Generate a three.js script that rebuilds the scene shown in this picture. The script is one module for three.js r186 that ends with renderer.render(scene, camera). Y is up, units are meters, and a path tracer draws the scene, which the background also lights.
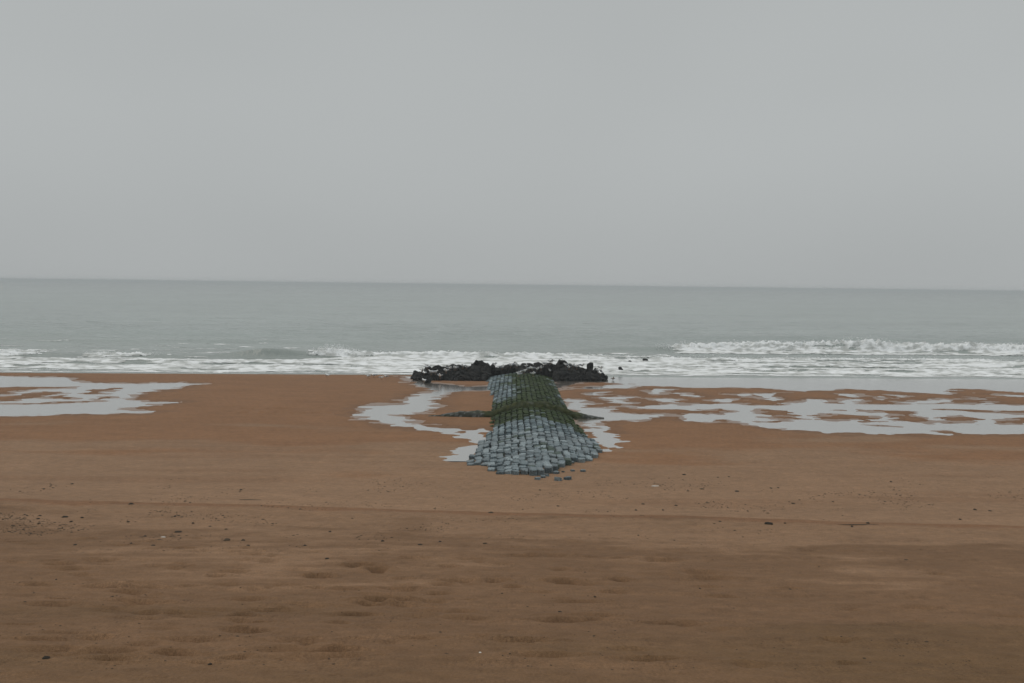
import * as THREE from 'three';
import { mergeGeometries, mergeVertices } from 'three/addons/utils/BufferGeometryUtils.js';

// ------------------------------------------------------------------ camera, sky, sun, exposure
const W = 1024, H = 683, FOCAL = 1100, EYE = 8;
const scene = new THREE.Scene();
const camera = new THREE.PerspectiveCamera(2 * Math.atan(H / 2 / FOCAL) * 180 / Math.PI, W / H, 0.5, 12000);
camera.position.set(0, EYE, 0);
camera.rotation.order = 'YXZ';
camera.rotation.set(-Math.atan(56.5 / FOCAL), 0, 0.7 * Math.PI / 180);
camera.updateMatrixWorld(true);

const renderer = new THREE.WebGLRenderer({ antialias: true });
renderer.setSize(W, H);
renderer.toneMapping = THREE.LinearToneMapping;
renderer.toneMappingExposure = 1.0;
renderer.shadowMap.enabled = true;
renderer.shadowMap.type = THREE.PCFSoftShadowMap;

// seeded noise ------------------------------------------------------
function rng(seed) { let a = seed >>> 0; return () => { a = (a + 0x6D2B79F5) | 0; let t = Math.imul(a ^ (a >>> 15), 1 | a); t = (t + Math.imul(t ^ (t >>> 7), 61 | t)) ^ t; return ((t ^ (t >>> 14)) >>> 0) / 4294967296; }; }
const PERM = new Uint16Array(512); { const r = rng(7), p = [...Array(256).keys()]; for (let i = 255; i > 0; i--) { const j = Math.floor(r() * (i + 1)); [p[i], p[j]] = [p[j], p[i]]; } for (let i = 0; i < 512; i++) PERM[i] = p[i & 255]; }
const GX = [], GY = []; for (let i = 0; i < 256; i++) { const a = i * 2.399963; GX.push(Math.cos(a)); GY.push(Math.sin(a)); }
function noise(x, y) {                                   // gradient noise, about -0.7 .. 0.7
  const xi = Math.floor(x), yi = Math.floor(y), fx = x - xi, fy = y - yi, X = xi & 255, Y = yi & 255;
  const u = fx * fx * fx * (fx * (fx * 6 - 15) + 10), v = fy * fy * fy * (fy * (fy * 6 - 15) + 10);
  const a = PERM[PERM[X] + Y], b = PERM[PERM[(X + 1) & 255] + Y], c = PERM[PERM[X] + ((Y + 1) & 255)], d = PERM[PERM[(X + 1) & 255] + ((Y + 1) & 255)];
  const n0 = GX[a] * fx + GY[a] * fy, n1 = GX[b] * (fx - 1) + GY[b] * fy, n2 = GX[c] * fx + GY[c] * (fy - 1), n3 = GX[d] * (fx - 1) + GY[d] * (fy - 1);
  return (n0 + (n1 - n0) * u) * (1 - v) + (n2 + (n3 - n2) * u) * v;
}
function fbm(x, y, o) { let s = 0, a = 1; for (let i = 0; i < o; i++) { s += a * noise(x + i * 17.3, y - i * 9.1); x *= 2.03; y *= 2.03; a *= 0.5; } return s; }
const ss = (a, b, x) => { const t = Math.min(1, Math.max(0, (x - a) / (b - a))); return t * t * (3 - 2 * t); };
const clamp = (x, a, b) => Math.min(b, Math.max(a, x));
const mix = (a, b, t) => a + (b - a) * t;

// an overcast sky: almost even grey, lighter towards the zenith as overcast skies are
{
  const w = 512, h = 256, px = new Float32Array(w * h * 4);
  for (let j = 0; j < h; j++) for (let i = 0; i < w; i++) {
    const e = ((j + 0.5) / h - 0.5) * Math.PI, s = Math.sin(Math.max(0, e)), a = i / w * Math.PI * 2;
    const cl = fbm(Math.cos(a) * 2.2 + 9, Math.sin(a) * 2.2 + s * 5 + 4, 3);
    const L = 0.415 * (1 + 0.11 * ss(0, 0.16, s) + 0.95 * ss(0.25, 1, s)) * (1 + 0.05 * cl), k = (j * w + i) * 4;
    px[k] = L * 0.955; px[k + 1] = L * 1.0; px[k + 2] = L * 1.005; px[k + 3] = 1;
  }
  const sky = new THREE.DataTexture(px, w, h, THREE.RGBAFormat, THREE.FloatType);
  sky.mapping = THREE.EquirectangularReflectionMapping; sky.magFilter = sky.minFilter = THREE.LinearFilter; sky.needsUpdate = true;
  scene.background = sky; scene.environment = sky;
}
const sun = new THREE.DirectionalLight(0xfff4e6, 0.6);
sun.position.set(-68, 92, -105); sun.target.position.set(0, 0, -50);
sun.castShadow = true; sun.shadow.radius = 50; sun.shadow.mapSize.set(2048, 2048);
Object.assign(sun.shadow.camera, { left: -120, right: 120, top: 120, bottom: -120, near: 1, far: 400 });
scene.add(sun, sun.target);
scene.fog = new THREE.FogExp2(0xf2f8fa, 0.0006);

// ------------------------------------------------------------------ helpers
const names = {};
function numbered(n) { if (!(n in names)) { names[n] = 0; return n; } return n + '_' + String(++names[n]).padStart(3, '0'); }
function tag(o, label, category, group, kind) { o.userData.label = label; if (category) o.userData.category = category; if (group) o.userData.group = group; if (kind) o.userData.kind = kind; return o; }
function mesh(name, geo, mat, parent) { const m = new THREE.Mesh(geo, mat); m.castShadow = m.receiveShadow = true; m.name = parent && parent !== scene ? name : numbered(name); (parent || scene).add(m); return m; }
function noiseTex(size, fn, srgb) {                     // fn(u,v in 0..1) -> grey or [r,g,b] in 0..1, tiled by the caller
  const d = new Uint8Array(size * size * 4);
  for (let j = 0; j < size; j++) for (let i = 0; i < size; i++) { const c = fn(i / size, j / size), k = (j * size + i) * 4, q = typeof c === 'number' ? [c, c, c] : c; for (let m = 0; m < 3; m++) d[k + m] = clamp(q[m], 0, 1) * 255; d[k + 3] = 255; }
  const t = new THREE.DataTexture(d, size, size, THREE.RGBAFormat); t.wrapS = t.wrapT = THREE.RepeatWrapping; t.magFilter = THREE.LinearFilter; t.minFilter = THREE.LinearMipmapLinearFilter; t.generateMipmaps = true; if (srgb) t.colorSpace = THREE.SRGBColorSpace; t.needsUpdate = true; return t;
}
function tnoise(u, v, f, seed = 0) {                    // noise that repeats after f cells
  const x = u * f, y = v * f, w = (a, b) => noise(a + seed * 31.7, b + seed * 11.3), bx = u, by = v;
  return (w(x, y) * (1 - bx) + w(x - f, y) * bx) * (1 - by) + (w(x, y - f) * (1 - bx) + w(x - f, y - f) * bx) * by;
}
function pixelDir(px, py) { return new THREE.Vector3((px - W / 2) / FOCAL, -(py - H / 2) / FOCAL, -1).applyEuler(camera.rotation); }

// ------------------------------------------------------------------ the lie of the land, d = metres seaward of the camera
const PROFILE = [[-60, 7.5], [-20, 6.9], [0, 5.9], [6, 4.85], [11, 4.0], [18, 2.85], [25, 1.95], [31, 1.35], [36, 1.05], [43, 0.8], [52, 0.62], [62, 0.5], [72, 0.42], [82, 0.3], [90, 0.16], [97, 0], [104, -0.22], [125, -1], [200, -3.5], [600, -9]];
function profile(d) {
  let i = 1; while (i < PROFILE.length - 1 && PROFILE[i][0] < d) i++;
  const p = PROFILE, s = (k) => { k = clamp(k, 1, p.length - 2); return (p[k + 1][1] - p[k - 1][1]) / (p[k + 1][0] - p[k - 1][0]); };
  const [x0, y0] = p[i - 1], [x1, y1] = p[i], h = x1 - x0, t = clamp((d - x0) / h, 0, 1), t2 = t * t, t3 = t2 * t;
  return (2 * t3 - 3 * t2 + 1) * y0 + (t3 - 2 * t2 + t) * h * s(i - 1) + (-2 * t3 + 3 * t2) * y1 + (t3 - t2) * h * s(i);
}
const shore = (x, d) => d - 0.08 * clamp(x, -120, 120) * ss(50, 88, d);     // the waterline runs a little aslant
const lipAt = (x) => 31.7 - 0.115 * clamp(x, -40, 40) + 0.5 * noise(x * 0.11, 3) + 0.18 * noise(x * 0.5, 8);
const lip2At = (x) => 15.1 + 0.3 * noise(x * 0.3, 5);
function base(x, d) {
  let y = profile(shore(x, d));
  const l = d - lipAt(x); y += 0.11 * (ss(-3.5, -0.2, l) - ss(-0.1, 0.9, l)) - 0.05 * ss(-0.1, 0.9, l) * (1 - ss(3, 9, l));
  const l2 = d - lip2At(x); y += 0.05 * ss(2, 5, x) * (ss(-2.5, -0.1, l2) - ss(0, 0.7, l2));
  return y;
}
function at(px, py, f = base) {                         // where a line of sight meets the ground
  const v = pixelDir(px, py); let t0 = 4, t = 4;
  for (; t < 400; t += 0.4) { if (EYE + v.y * t <= f(v.x * t, -v.z * t)) break; t0 = t; }
  for (let k = 0; k < 24; k++) { const m = (t0 + t) / 2; if (EYE + v.y * m <= f(v.x * m, -v.z * m)) t = m; else t0 = m; }
  return new THREE.Vector2(v.x * t, -v.z * t);
}
const poly = (...p) => { const q = p.map(([a, b]) => at(a, b)); q.box = [Math.min(...q.map((v) => v.x)), Math.max(...q.map((v) => v.x)), Math.min(...q.map((v) => v.y)), Math.max(...q.map((v) => v.y))]; return q; };
function inside(q, x, y) {                              // signed distance, positive inside
  const far = 3; if (x < q.box[0] - far || x > q.box[1] + far || y < q.box[2] - far || y > q.box[3] + far) return -far;
  let d2 = 1e9, inn = false;
  for (let i = 0, j = q.length - 1; i < q.length; j = i++) {
    const a = q[i], b = q[j], ex = b.x - a.x, ey = b.y - a.y, t = clamp(((x - a.x) * ex + (y - a.y) * ey) / (ex * ex + ey * ey + 1e-9), 0, 1);
    const dx = x - a.x - ex * t, dy = y - a.y - ey * t; d2 = Math.min(d2, dx * dx + dy * dy);
    if ((a.y > y) !== (b.y > y) && x < (b.x - a.x) * (y - a.y) / (b.y - a.y) + a.x) inn = !inn;
  }
  return (inn ? 1 : -1) * Math.sqrt(d2);
}
const WATER = [
  poly([-70, 375], [65, 377], [72, 381], [88, 382.5], [145, 383], [183, 382.3], [195, 383.5], [185, 387], [165, 388.5], [155, 391], [130, 394], [128, 399.5], [150, 402], [182, 401.5], [160, 403.5], [125, 407], [118, 409], [155, 411.5], [120, 412.8], [100, 413.3], [40, 415], [0, 415.7], [-70, 416.5]),
  poly([404, 376.5], [412, 379], [416, 384], [430, 389], [433, 391], [415, 394], [405, 400], [408, 404], [380, 404.5], [366, 407], [354, 415], [362, 417.5], [380, 421], [395, 425], [420, 428], [440, 432], [462, 436], [475, 443], [460, 447], [450, 455], [445, 457.5], [455, 461], [478, 467], [480, 456], [486, 440], [488, 428], [462, 430.5], [452, 427.5], [440, 426.5], [416, 424], [408, 418], [400, 415.5], [391, 414.5], [420, 413.5], [424, 411], [436, 405.5], [430, 400.5], [440, 395], [455, 391], [473, 390.3], [492, 389.8], [491, 385.5], [465, 386], [438, 383.5], [426, 381.5], [421, 376]),
  poly([550, 377], [610, 374], [700, 374.5], [1120, 376.5], [1120, 393.5], [1024, 392.3], [985, 389.5], [950, 388.3], [946, 394], [905, 391.5], [880, 389.8], [840, 388.5], [815, 390.5], [800, 391], [760, 387.5], [690, 387], [640, 385.5], [625, 388], [600, 389.3], [585, 388.4], [600, 385.5], [632, 383.5], [600, 382], [575, 383], [568, 386], [562, 390], [554, 386]),
  poly([568, 399], [583, 400], [587, 404], [580, 407.5], [600, 406.5], [615, 409], [600, 411], [625, 412.5], [640, 414], [680, 415], [640, 419], [605, 421], [600, 424], [608, 430], [618, 437], [620, 443], [612, 448], [603, 449], [592, 441], [580, 428], [572, 418], [574, 411], [569, 408]),
  poly([600, 407], [650, 405.3], [668, 404.6], [700, 404], [720, 403.5], [780, 405], [800, 400.5], [815, 399], [826, 403], [880, 404], [940, 403.5], [1000, 404.5], [1120, 406], [1120, 437], [1024, 434], [960, 433.4], [900, 434], [840, 433], [790, 429.5], [760, 426], [740, 421.8], [700, 421.5], [680, 418.8], [690, 413.3], [720, 414], [706, 411.5], [660, 407.6]),
  poly([650, 389], [672, 388.3], [660, 391], [663, 394.4], [650, 393.4]), poly([649, 399], [668, 398], [677, 402], [660, 401.8]), poly([678, 392.6], [690, 392.8], [699, 396.5], [685, 395.4]), poly([710, 400], [720, 399.2], [738, 398.7], [725, 401.7]),
  poly([730, 393.6], [748, 393.6], [745, 396.2]), poly([758, 393.8], [776, 392.8], [775, 397], [788, 400], [772, 399.8], [764, 396.4]), poly([838, 393.6], [858, 394.2], [852, 396.6]), poly([818, 399], [831, 399.2], [825, 401.3]), poly([842, 399.6], [859, 399], [856, 403.3], [842, 404]),
  poly([880, 396.6], [891, 398.8], [883, 399.2]), poly([891, 394.5], [906, 395.2], [900, 396.8]), poly([897, 402], [930, 399.8], [945, 398], [959, 400], [940, 402.7], [910, 403.2]), poly([967, 396.6], [984, 397.6], [975, 399.2]), poly([974, 404], [991, 401.6], [986, 405]), poly([987, 393.8], [1024, 395.2], [1060, 396.3], [1024, 397]),
  poly([588, 392.6], [602, 392.4], [600, 394.4], [590, 394.2]), poly([603, 396.8], [618, 395.2], [635, 397], [620, 399], [633, 403], [612, 402.4]),
];
const ISLES = [
  poly([-70, 387], [65, 386.3], [81, 385.8], [75, 388], [35, 389.2], [20, 392], [12, 394], [-70, 395.4]), poly([-70, 397], [20, 394.8], [30, 391.5], [65, 390.3], [62, 394], [35, 396.7], [10, 401], [-70, 401.4]), poly([44, 396.4], [60, 394.9], [76, 397.5], [70, 399.2], [40, 399.2]),
  poly([6, 402.6], [45, 401.5], [90, 401], [95, 397.4], [110, 395.3], [117, 397], [105, 400.2], [90, 402.6], [20, 403.8]), poly([84, 391.2], [90, 388.9], [126, 387.3], [122, 389.7], [105, 391.7], [112, 393.2], [88, 394.2]),
  poly([694, 410], [720, 408.8], [742, 411], [720, 413.7], [700, 413.2]), poly([744, 410.5], [760, 408.8], [786, 410], [801, 415], [770, 417.2], [760, 413]), poly([758, 416.4], [790, 415.7], [805, 419], [780, 420.2], [765, 418.7]), poly([703, 420], [720, 419.3], [746, 421.6], [720, 422.7]), poly([757, 421.2], [775, 420.3], [784, 422.3]),
  poly([812, 415], [822, 413], [862, 414], [887, 418], [870, 420.2], [830, 420.2], [815, 418]), poly([834, 409.4], [870, 411.6], [890, 413], [895, 420.2], [925, 423.2], [933, 421], [918, 415], [920, 411.8], [880, 409.6]), poly([856, 420.6], [868, 418.3], [885, 420.6], [860, 421.7]),
  poly([941, 415], [960, 414.8], [987, 418], [975, 423.2], [945, 422.7], [941, 418]), poly([991, 421.3], [1010, 417.3], [1120, 418.5], [1120, 423.5], [1000, 423.3]), poly([928, 407.8], [980, 409.7], [1120, 413], [1120, 416], [980, 412.3]),
  poly([868, 424], [884, 424.6], [897, 426.4], [880, 425.9]), poly([936, 429.4], [955, 430.6], [964, 432.4], [945, 431.6]),
];
function pool(x, d) {                                   // > 0 in the standing water
  if (d < 44 || d > 104) return -3;
  const wx = x + 0.35 * noise(x * 0.7, d * 0.45) + 0.12 * noise(x * 2.1 + 5, d * 1.3), wd = d + 0.75 * noise(x * 0.5 + 40, d * 0.4) + 0.3 * noise(x * 1.7 + 9, d);
  let s = -3; for (const q of WATER) s = Math.max(s, inside(q, wx, wd));
  if (s > -1) for (const q of ISLES) s = Math.min(s, -inside(q, wx, wd));
  return s;
}
const POOL_LEVEL = 0.03;
// the dents trodden into the upper beach: place in the view line, half width, half length, depth
const DENTS = [];
for (const [px, py, rx, rd, h] of [[362, 566, .26, .3, .1], [377, 569.5, .2, .26, .11], [386, 601, .34, .22, .1], [372, 604, .2, .2, .08], [318, 576, .2, .22, .09], [449, 567, .14, .2, .07], [459, 581, .24, .22, .08], [442, 584, .18, .18, .05], [494, 580.5, .18, .2, .08], [513, 587, .14, .18, .06], [564, 582, .24, .28, .11], [578, 584, .3, .16, .05], [555, 555, .3, .3, .05], [140, 588, .3, .25, .08], [128, 592, .2, .2, .06], [218, 576, .16, .22, .06], [232, 572, .3, .25, .05], [270, 561, .2, .3, .05], [620, 580, .16, .2, .07], [612, 592, .2, .2, .05], [588, 620, .3, .2, .05], [438, 594, .18, .18, .05], [396, 588, .4, .16, .05], [345, 589, .3, .16, .05], [520, 640, .35, .2, .05], [545, 655, .3, .2, .05], [300, 640, .35, .2, .05], [700, 572, .35, .3, .05], [712, 578, .4, .2, .05], [660, 560, .35, .3, .05], [100, 560, .3, .3, .05], [60, 565, .25, .3, .06], [290, 650, .4, .25, .05], [190, 640, .3, .2, .05]])
  { const p = at(px, py); DENTS.push([p.x, p.y, rx, rd * 0.7, h * 2.3]); }
{ const r = rng(21); for (let i = 0; i < 170; i++) { const px = r() * r() * 1000 + r() * 120, py = 535 + r() * 130, p = at(px, py); DENTS.push([p.x, p.y, 0.1 + 0.26 * r(), 0.07 + 0.1 * r(), 0.03 + 0.085 * r()]); } }
const TRAIL = [...[242, 247, 252, 268, 274, 280, 285].map((px) => at(px, 408.4)), ...[241, 246, 261, 273, 293, 299, 304, 312, 318, 330].map((px) => at(px, 412.7))];   // prints across the lower beach
function ground(x, d) {
  let y = base(x, d);
  const up = 1 - ss(-1, 0.5, d - lipAt(x));              // 1 on the trodden upper beach
  const flat = 1 - ss(45, 52, d);
  if (d < 110) y += (0.0035 + 0.004 * flat) * fbm(x * 1.1, d * 1.1, 2) + 0.03 * flat * noise(x * 0.16, d * 0.3 + 70) + 0.012 * flat * noise(x * 0.3, d * 0.9 + 20);
  if (up > 0 && d > 3) {
    y += up * (0.03 * fbm(x * 1.3 + 30, d * 2.0, 3) + 0.035 * noise(x * 0.7, d * 2.6) * ss(-0.1, 0.3, noise(x * .15 + 4, d * .25)) + 0.008 * fbm(x * 6, d * 6, 2));
    for (const [a, b, rx, rd, h] of DENTS) { const u = (x - a) / rx, v = (d - b) / rd, q = u * u + v * v; if (q < 7) y += -h * Math.exp(-q * 1.2) + 0.28 * h * Math.exp(-3 * (Math.sqrt(q) - 1.5) ** 2) * (v > 0 ? 1 : 0.3); }
  }
  if (d > 60 && d < 76 && x < -8) for (const p of TRAIL) { const u = (x - p.x) / 0.17, v = (d - p.y) / 0.34, q = u * u + v * v; if (q < 5) y -= 0.07 * Math.exp(-q); }
  const s = pool(x, d); if (s > -1.2) y -= 0.09 * ss(-0.8, 1.4, s) - 0.06 * fbm(x * 0.6 + 5, d * 0.9, 4) * ss(-1.1, -0.2, s);
  return y;
}

// rows of a sheet (metres seaward) and its columns (share of that distance, dense in the middle)
function rowsOf(list) { const r = []; for (const [a, b, step, grow = 1] of list) { let d = a, s = step; while (d < b - 1e-6) { r.push(d); d += s; s *= grow; } } return r; }
function colsOf(n, half, out, steps) { const c = []; for (let k = steps; k > 0; k--) c.push(-half - (out - half) * (k / steps) ** 3); for (let i = 0; i <= n; i++) c.push(-half + 2 * half * i / n); for (let k = 1; k <= steps; k++) c.push(half + (out - half) * (k / steps) ** 3); return c; }
function sheet(rows, cols, height, colour, uv = 1) {
  const nr = rows.length, nc = cols.length, p = new Float32Array(nr * nc * 3), t = new Float32Array(nr * nc * 2), c = colour ? new Float32Array(nr * nc * 3) : null, idx = new Uint32Array((nr - 1) * (nc - 1) * 6);
  for (let j = 0, k = 0; j < nr; j++) for (let i = 0; i < nc; i++, k++) {
    const d = rows[j], x = cols[i] * Math.max(14, d), y = height(x, d);
    p.set([x, y, -d], k * 3); t[k * 2] = x * uv; t[k * 2 + 1] = d * uv; if (c) c.set(colour(x, d, y), k * 3);
  }
  let q = 0; for (let j = 0; j < nr - 1; j++) for (let i = 0; i < nc - 1; i++) { const a = j * nc + i, b = a + 1, e = a + nc, f = e + 1; idx[q++] = a; idx[q++] = b; idx[q++] = f; idx[q++] = a; idx[q++] = f; idx[q++] = e; }
  const g = new THREE.BufferGeometry(); g.setAttribute('position', new THREE.BufferAttribute(p, 3)); g.setAttribute('uv', new THREE.BufferAttribute(t, 2)); if (c) g.setAttribute('color', new THREE.BufferAttribute(c, 3));
  g.setIndex(new THREE.BufferAttribute(idx, 1)); g.computeVertexNormals(); return g;
}

// ------------------------------------------------------------------ sand
const grain = noiseTex(512, (u, v) => 0.86 + 0.3 * tnoise(u, v, 128, 1) + 0.18 * tnoise(u, v, 40, 2) + 0.1 * tnoise(u, v, 9, 3) + 0.05 * (((Math.imul(Math.floor(u * 512) * 7919 + Math.floor(v * 512) * 104729, 2654435761) >>> 8) & 255) / 255 - 0.5), true);
const grainBump = noiseTex(512, (u, v) => 0.5 + 0.3 * tnoise(u, v, 110, 4) + 0.35 * tnoise(u, v, 36, 5) + 0.3 * tnoise(u, v, 12, 6));
const sandMat = new THREE.MeshPhysicalMaterial({ vertexColors: true, map: grain, bumpMap: grainBump, bumpScale: 0.018, roughness: 0.85, specularIntensity: 0.18 });
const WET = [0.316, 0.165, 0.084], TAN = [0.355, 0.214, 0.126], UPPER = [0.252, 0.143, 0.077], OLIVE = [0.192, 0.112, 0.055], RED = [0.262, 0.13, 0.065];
const mix3 = (a, b, t) => [mix(a[0], b[0], t), mix(a[1], b[1], t), mix(a[2], b[2], t)];
function sandColour(x, d) {
  const n = fbm(x * 0.09, d * 0.22, 4), n2 = fbm(x * 0.5 + 60, d * 1.1, 3), l = d - lipAt(x);
  let c = mix3(TAN, WET, ss(-0.25, 0.25, n + (d - 50) * 0.06));                      // drying flat, then the wet lower beach
  c = mix3(c, RED, 0.25 * ss(0.15, 0.45, fbm(x * 0.05 + 11, d * 0.5, 3)));
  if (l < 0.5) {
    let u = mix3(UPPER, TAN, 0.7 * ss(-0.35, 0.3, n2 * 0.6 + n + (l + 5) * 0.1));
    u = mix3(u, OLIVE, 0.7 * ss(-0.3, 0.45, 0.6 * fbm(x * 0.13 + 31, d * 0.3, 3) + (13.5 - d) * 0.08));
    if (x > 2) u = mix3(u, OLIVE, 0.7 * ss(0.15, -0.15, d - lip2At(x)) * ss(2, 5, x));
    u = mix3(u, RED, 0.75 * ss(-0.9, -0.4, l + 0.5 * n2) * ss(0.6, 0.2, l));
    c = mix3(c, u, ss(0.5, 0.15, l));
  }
  if (d > 55 && d < 100) { const s = pool(x, d); if (s > -2.5) c = mix3(c, [0.235, 0.132, 0.076], 0.7 * ss(-0.35, 0.35, s + 1.0 + 1.6 * n2)); }
  const k = 1 + 0.12 * n2 + 0.1 * n + 0.14 * fbm(x * 2.3 + 9, d * 2.9, 2); return [c[0] * k, c[1] * k, c[2] * k];
}
const beachRows = rowsOf([[-60, 6, 4], [6, 9, 0.15], [9, 16, 0.045], [16, 25, 0.07], [25, 38, 0.09], [38, 56, 0.22], [56, 99, 0.24], [99, 110, 0.8], [110, 620, 8, 1.15]]);
const soakedMat = new THREE.MeshPhysicalMaterial({ vertexColors: true, map: grain, roughness: 0.6, clearcoat: 0.45, clearcoatRoughness: 0.3 });   // sand with a film of water at the pool margins
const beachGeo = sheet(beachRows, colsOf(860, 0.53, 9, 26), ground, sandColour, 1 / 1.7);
{
  const p = beachGeo.attributes.position, n = p.count, wet = new Uint8Array(n), ix = beachGeo.index.array, a = [], b = [];
  for (let i = 0; i < n; i++) { const x = p.getX(i), d = -p.getZ(i); if (d > 58 && d < 99 && x > -80 && x < 80) { const s = pool(x, d); wet[i] = s > -2 && s + 1.5 * fbm(x * 0.5 + 70, d * 0.6, 3) > -0.32 ? 1 : 0; } }
  for (let i = 0; i < ix.length; i += 3) (wet[ix[i]] + wet[ix[i + 1]] + wet[ix[i + 2]] > 1 ? b : a).push(ix[i], ix[i + 1], ix[i + 2]);
  const all = new Uint32Array(ix.length); all.set(a); all.set(b, a.length); beachGeo.setIndex(new THREE.BufferAttribute(all, 1));
  beachGeo.addGroup(0, a.length, 0); beachGeo.addGroup(a.length, b.length, 1);
}
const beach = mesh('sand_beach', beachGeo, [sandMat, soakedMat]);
tag(beach, 'wet brown sand beach sloping down to the sea', 'beach', null, 'structure');

// ------------------------------------------------------------------ standing water
const poolMat = new THREE.MeshPhysicalMaterial({ color: new THREE.Color().setRGB(0.2, 0.17, 0.14), roughness: 0.17, ior: 1.33, clearcoat: 1, clearcoatRoughness: 0.12 });
function poolSheet(x0, x1, d0, d1, label) {
  const xs = [], g = []; const nx = 60, nd = 90, p = [], idx = [];
  for (let j = 0; j <= nd; j++) for (let i = 0; i <= nx; i++) { const x = mix(x0, x1, i / nx), d = mix(d0, d1, j / nd); p.push(x, base(x, d) - POOL_LEVEL, -d); }
  for (let j = 0; j < nd; j++) for (let i = 0; i < nx; i++) { const a = j * (nx + 1) + i, b = a + 1, e = a + nx + 1, f = e + 1; idx.push(a, b, f, a, f, e); }
  const q = new THREE.BufferGeometry(); q.setAttribute('position', new THREE.Float32BufferAttribute(p, 3)); q.setIndex(idx); q.computeVertexNormals();
  tag(mesh('tide_pool', q, poolMat), label, 'pool', null, 'structure');
}
poolSheet(-75, -20, 58, 104, 'shallow grey tide pool at the left with sandy islets');
poolSheet(-10.2, 1, 45, 104, 'winding runnel of grey water on the left of the groyne');
poolSheet(1.2, 85, 45, 104, 'braided shallow pools on the wet sand right of the groyne');

// ------------------------------------------------------------------ sea
const S = (x, d) => d - 0.08 * clamp(x, -120, 120);
const wob = (x, k) => 1.6 * noise(x * 0.05, k * 7.7) + 0.7 * noise(x * 0.17, k * 3.1 + 2);
const CRESTS = [                                        // distance, height along x, front, back, broken share along x
  { s: 103.5, a: (x) => 0.24 + 0.1 * noise(x * 0.12, 1), wf: 0.7, wb: 2.6, foam: () => 1 },
  { s: 110, a: (x) => 0.3 + 0.16 * noise(x * 0.09, 5), wf: 0.8, wb: 3, foam: () => 1 },
  { s: 119, a: (x) => 0.5 - 0.3 * ss(2, 16, x) + 0.2 * noise(x * 0.1, 9) * ss(20, 5, x) + 0.3 * Math.exp(-(((x + 19) / 1.8) ** 2)) + 0.4 * Math.exp(-(((x + 26) / 3.2) ** 2)) - 0.25 * ss(-58, -36, x) * ss(-26, -33, x), wf: 1.1, wb: 3.6, foam: (x) => 1 - ss(-44, -27, x) * ss(-21.5, -22.6, x) - 0.9 * ss(-52, -46, x) * ss(-44.5, -45.5, x) },
  { s: 136.5, a: (x) => 0.92 * ss(16, 34, x) + 0.45 * ss(6, 14, x) * ss(34, 16, x) + 0.3 * noise(x * 0.15, 13) * ss(18, 26, x) + 0.25 * Math.exp(-(((x - 44) / 3) ** 2)), wf: 1.3, wb: 4.5, foam: (x) => ss(17, 22, x) },
  { s: 159, a: (x) => 0.55 * ss(-54, -66, x), wf: 3.2, wb: 5, foam: () => 0 },
  { s: 147, a: (x) => 0.35 * ss(-8, -30, x), wf: 2, wb: 5, foam: () => 0 },
  { s: 172, a: (x) => 0.3 * ss(0, 40, x) + 0.25 * ss(-10, -50, x), wf: 2.5, wb: 7, foam: () => 0 },
];
const foamSpot = (x, d) => { const s = S(x, d); return [s, fbm(x * 0.2 + 3, s * 0.85, 4), fbm(x * 0.06 + 20, s * 0.5 + 7, 3)]; };
function foamAmount(x, d) {                             // > 0 where white water lies
  if (d < 92 || d > 175) return -1;
  const [s, n, m] = foamSpot(x, d); let f = -1;
  const w2 = wob(x, 119), top = 119.6 + w2, gap = CRESTS[2].foam(x);
  const edge = 98.0 + 2.2 * noise(x * 0.07, 40) + 0.6 * noise(x * 0.4, 41);
  if (s > edge && s < top) { f = 0.34 - 0.2 * ss(2.2, 0, Math.abs(s - edge - 1.6)); if (s > 115.5 + 1.2 * m) f = mix(-0.45, f, gap); if (s > 105.8 && s < 108.8) f -= 0.3; if (s > 112 && s < 115.8) f -= 0.32; if (x > 14 && s > 113.5) f -= 0.1; if (x < -14) f -= 0.07; }
  const t4 = 137.2 + wob(x, 136.5), b4 = CRESTS[3].foam(x);
  if (s > 130.4 + 0.6 * m && s < t4) f = Math.max(f, mix(-0.7, 0.42, b4) - 0.2 * ss(3, 0, Math.abs(s - 133.5)));
  if (s > 121 && s < 152 && x < -16) f = Math.max(f, -0.36 - 0.08 * ss(-18, -10, x) + 0.14 * ss(8, 0, Math.abs(s - 127)));
  if (s > 119 && s < 131 && x > -16 && x < 20) f = Math.max(f, -0.26);
  return f - 0.03 + 0.72 * n + 0.4 * m + 0.16 * noise(x * 1.3 + 7, s * 3.4);
}
function seaHeight(x, d) {
  const s = S(x, d), calm = ss(97, 104, s); let y = 0;
  for (const c of CRESTS) { const u = s - c.s - wob(x, c.s); if (Math.abs(u) < 26) y += Math.max(0, c.a(x)) * Math.exp(-((u / (u < 0 ? c.wf : c.wb)) ** 2)); }
  const far = ss(110, 170, d);
  if (d < 900) y += calm * (0.04 + 0.11 * far) * fbm(x * 0.16, s * 0.6, 3) * (1 - ss(500, 900, d)) + calm * 0.05 * noise(x * 0.9, s * 2.2) * (1 - ss(180, 320, d));
  y += (0.3 * far) * noise(x * 0.04, s * 0.15) * (1 - ss(500, 900, d)) + 0.7 * ss(160, 400, d) * noise(x * 0.008, s * 0.03);
  return y - 0.002;
}
const seaRows = rowsOf([[90, 98, 0.7], [98, 145, 0.17], [145, 175, 0.3], [175, 7000, 0.4, 1.024]]);
const seaCols = colsOf(760, 0.53, 6, 26);
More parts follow.
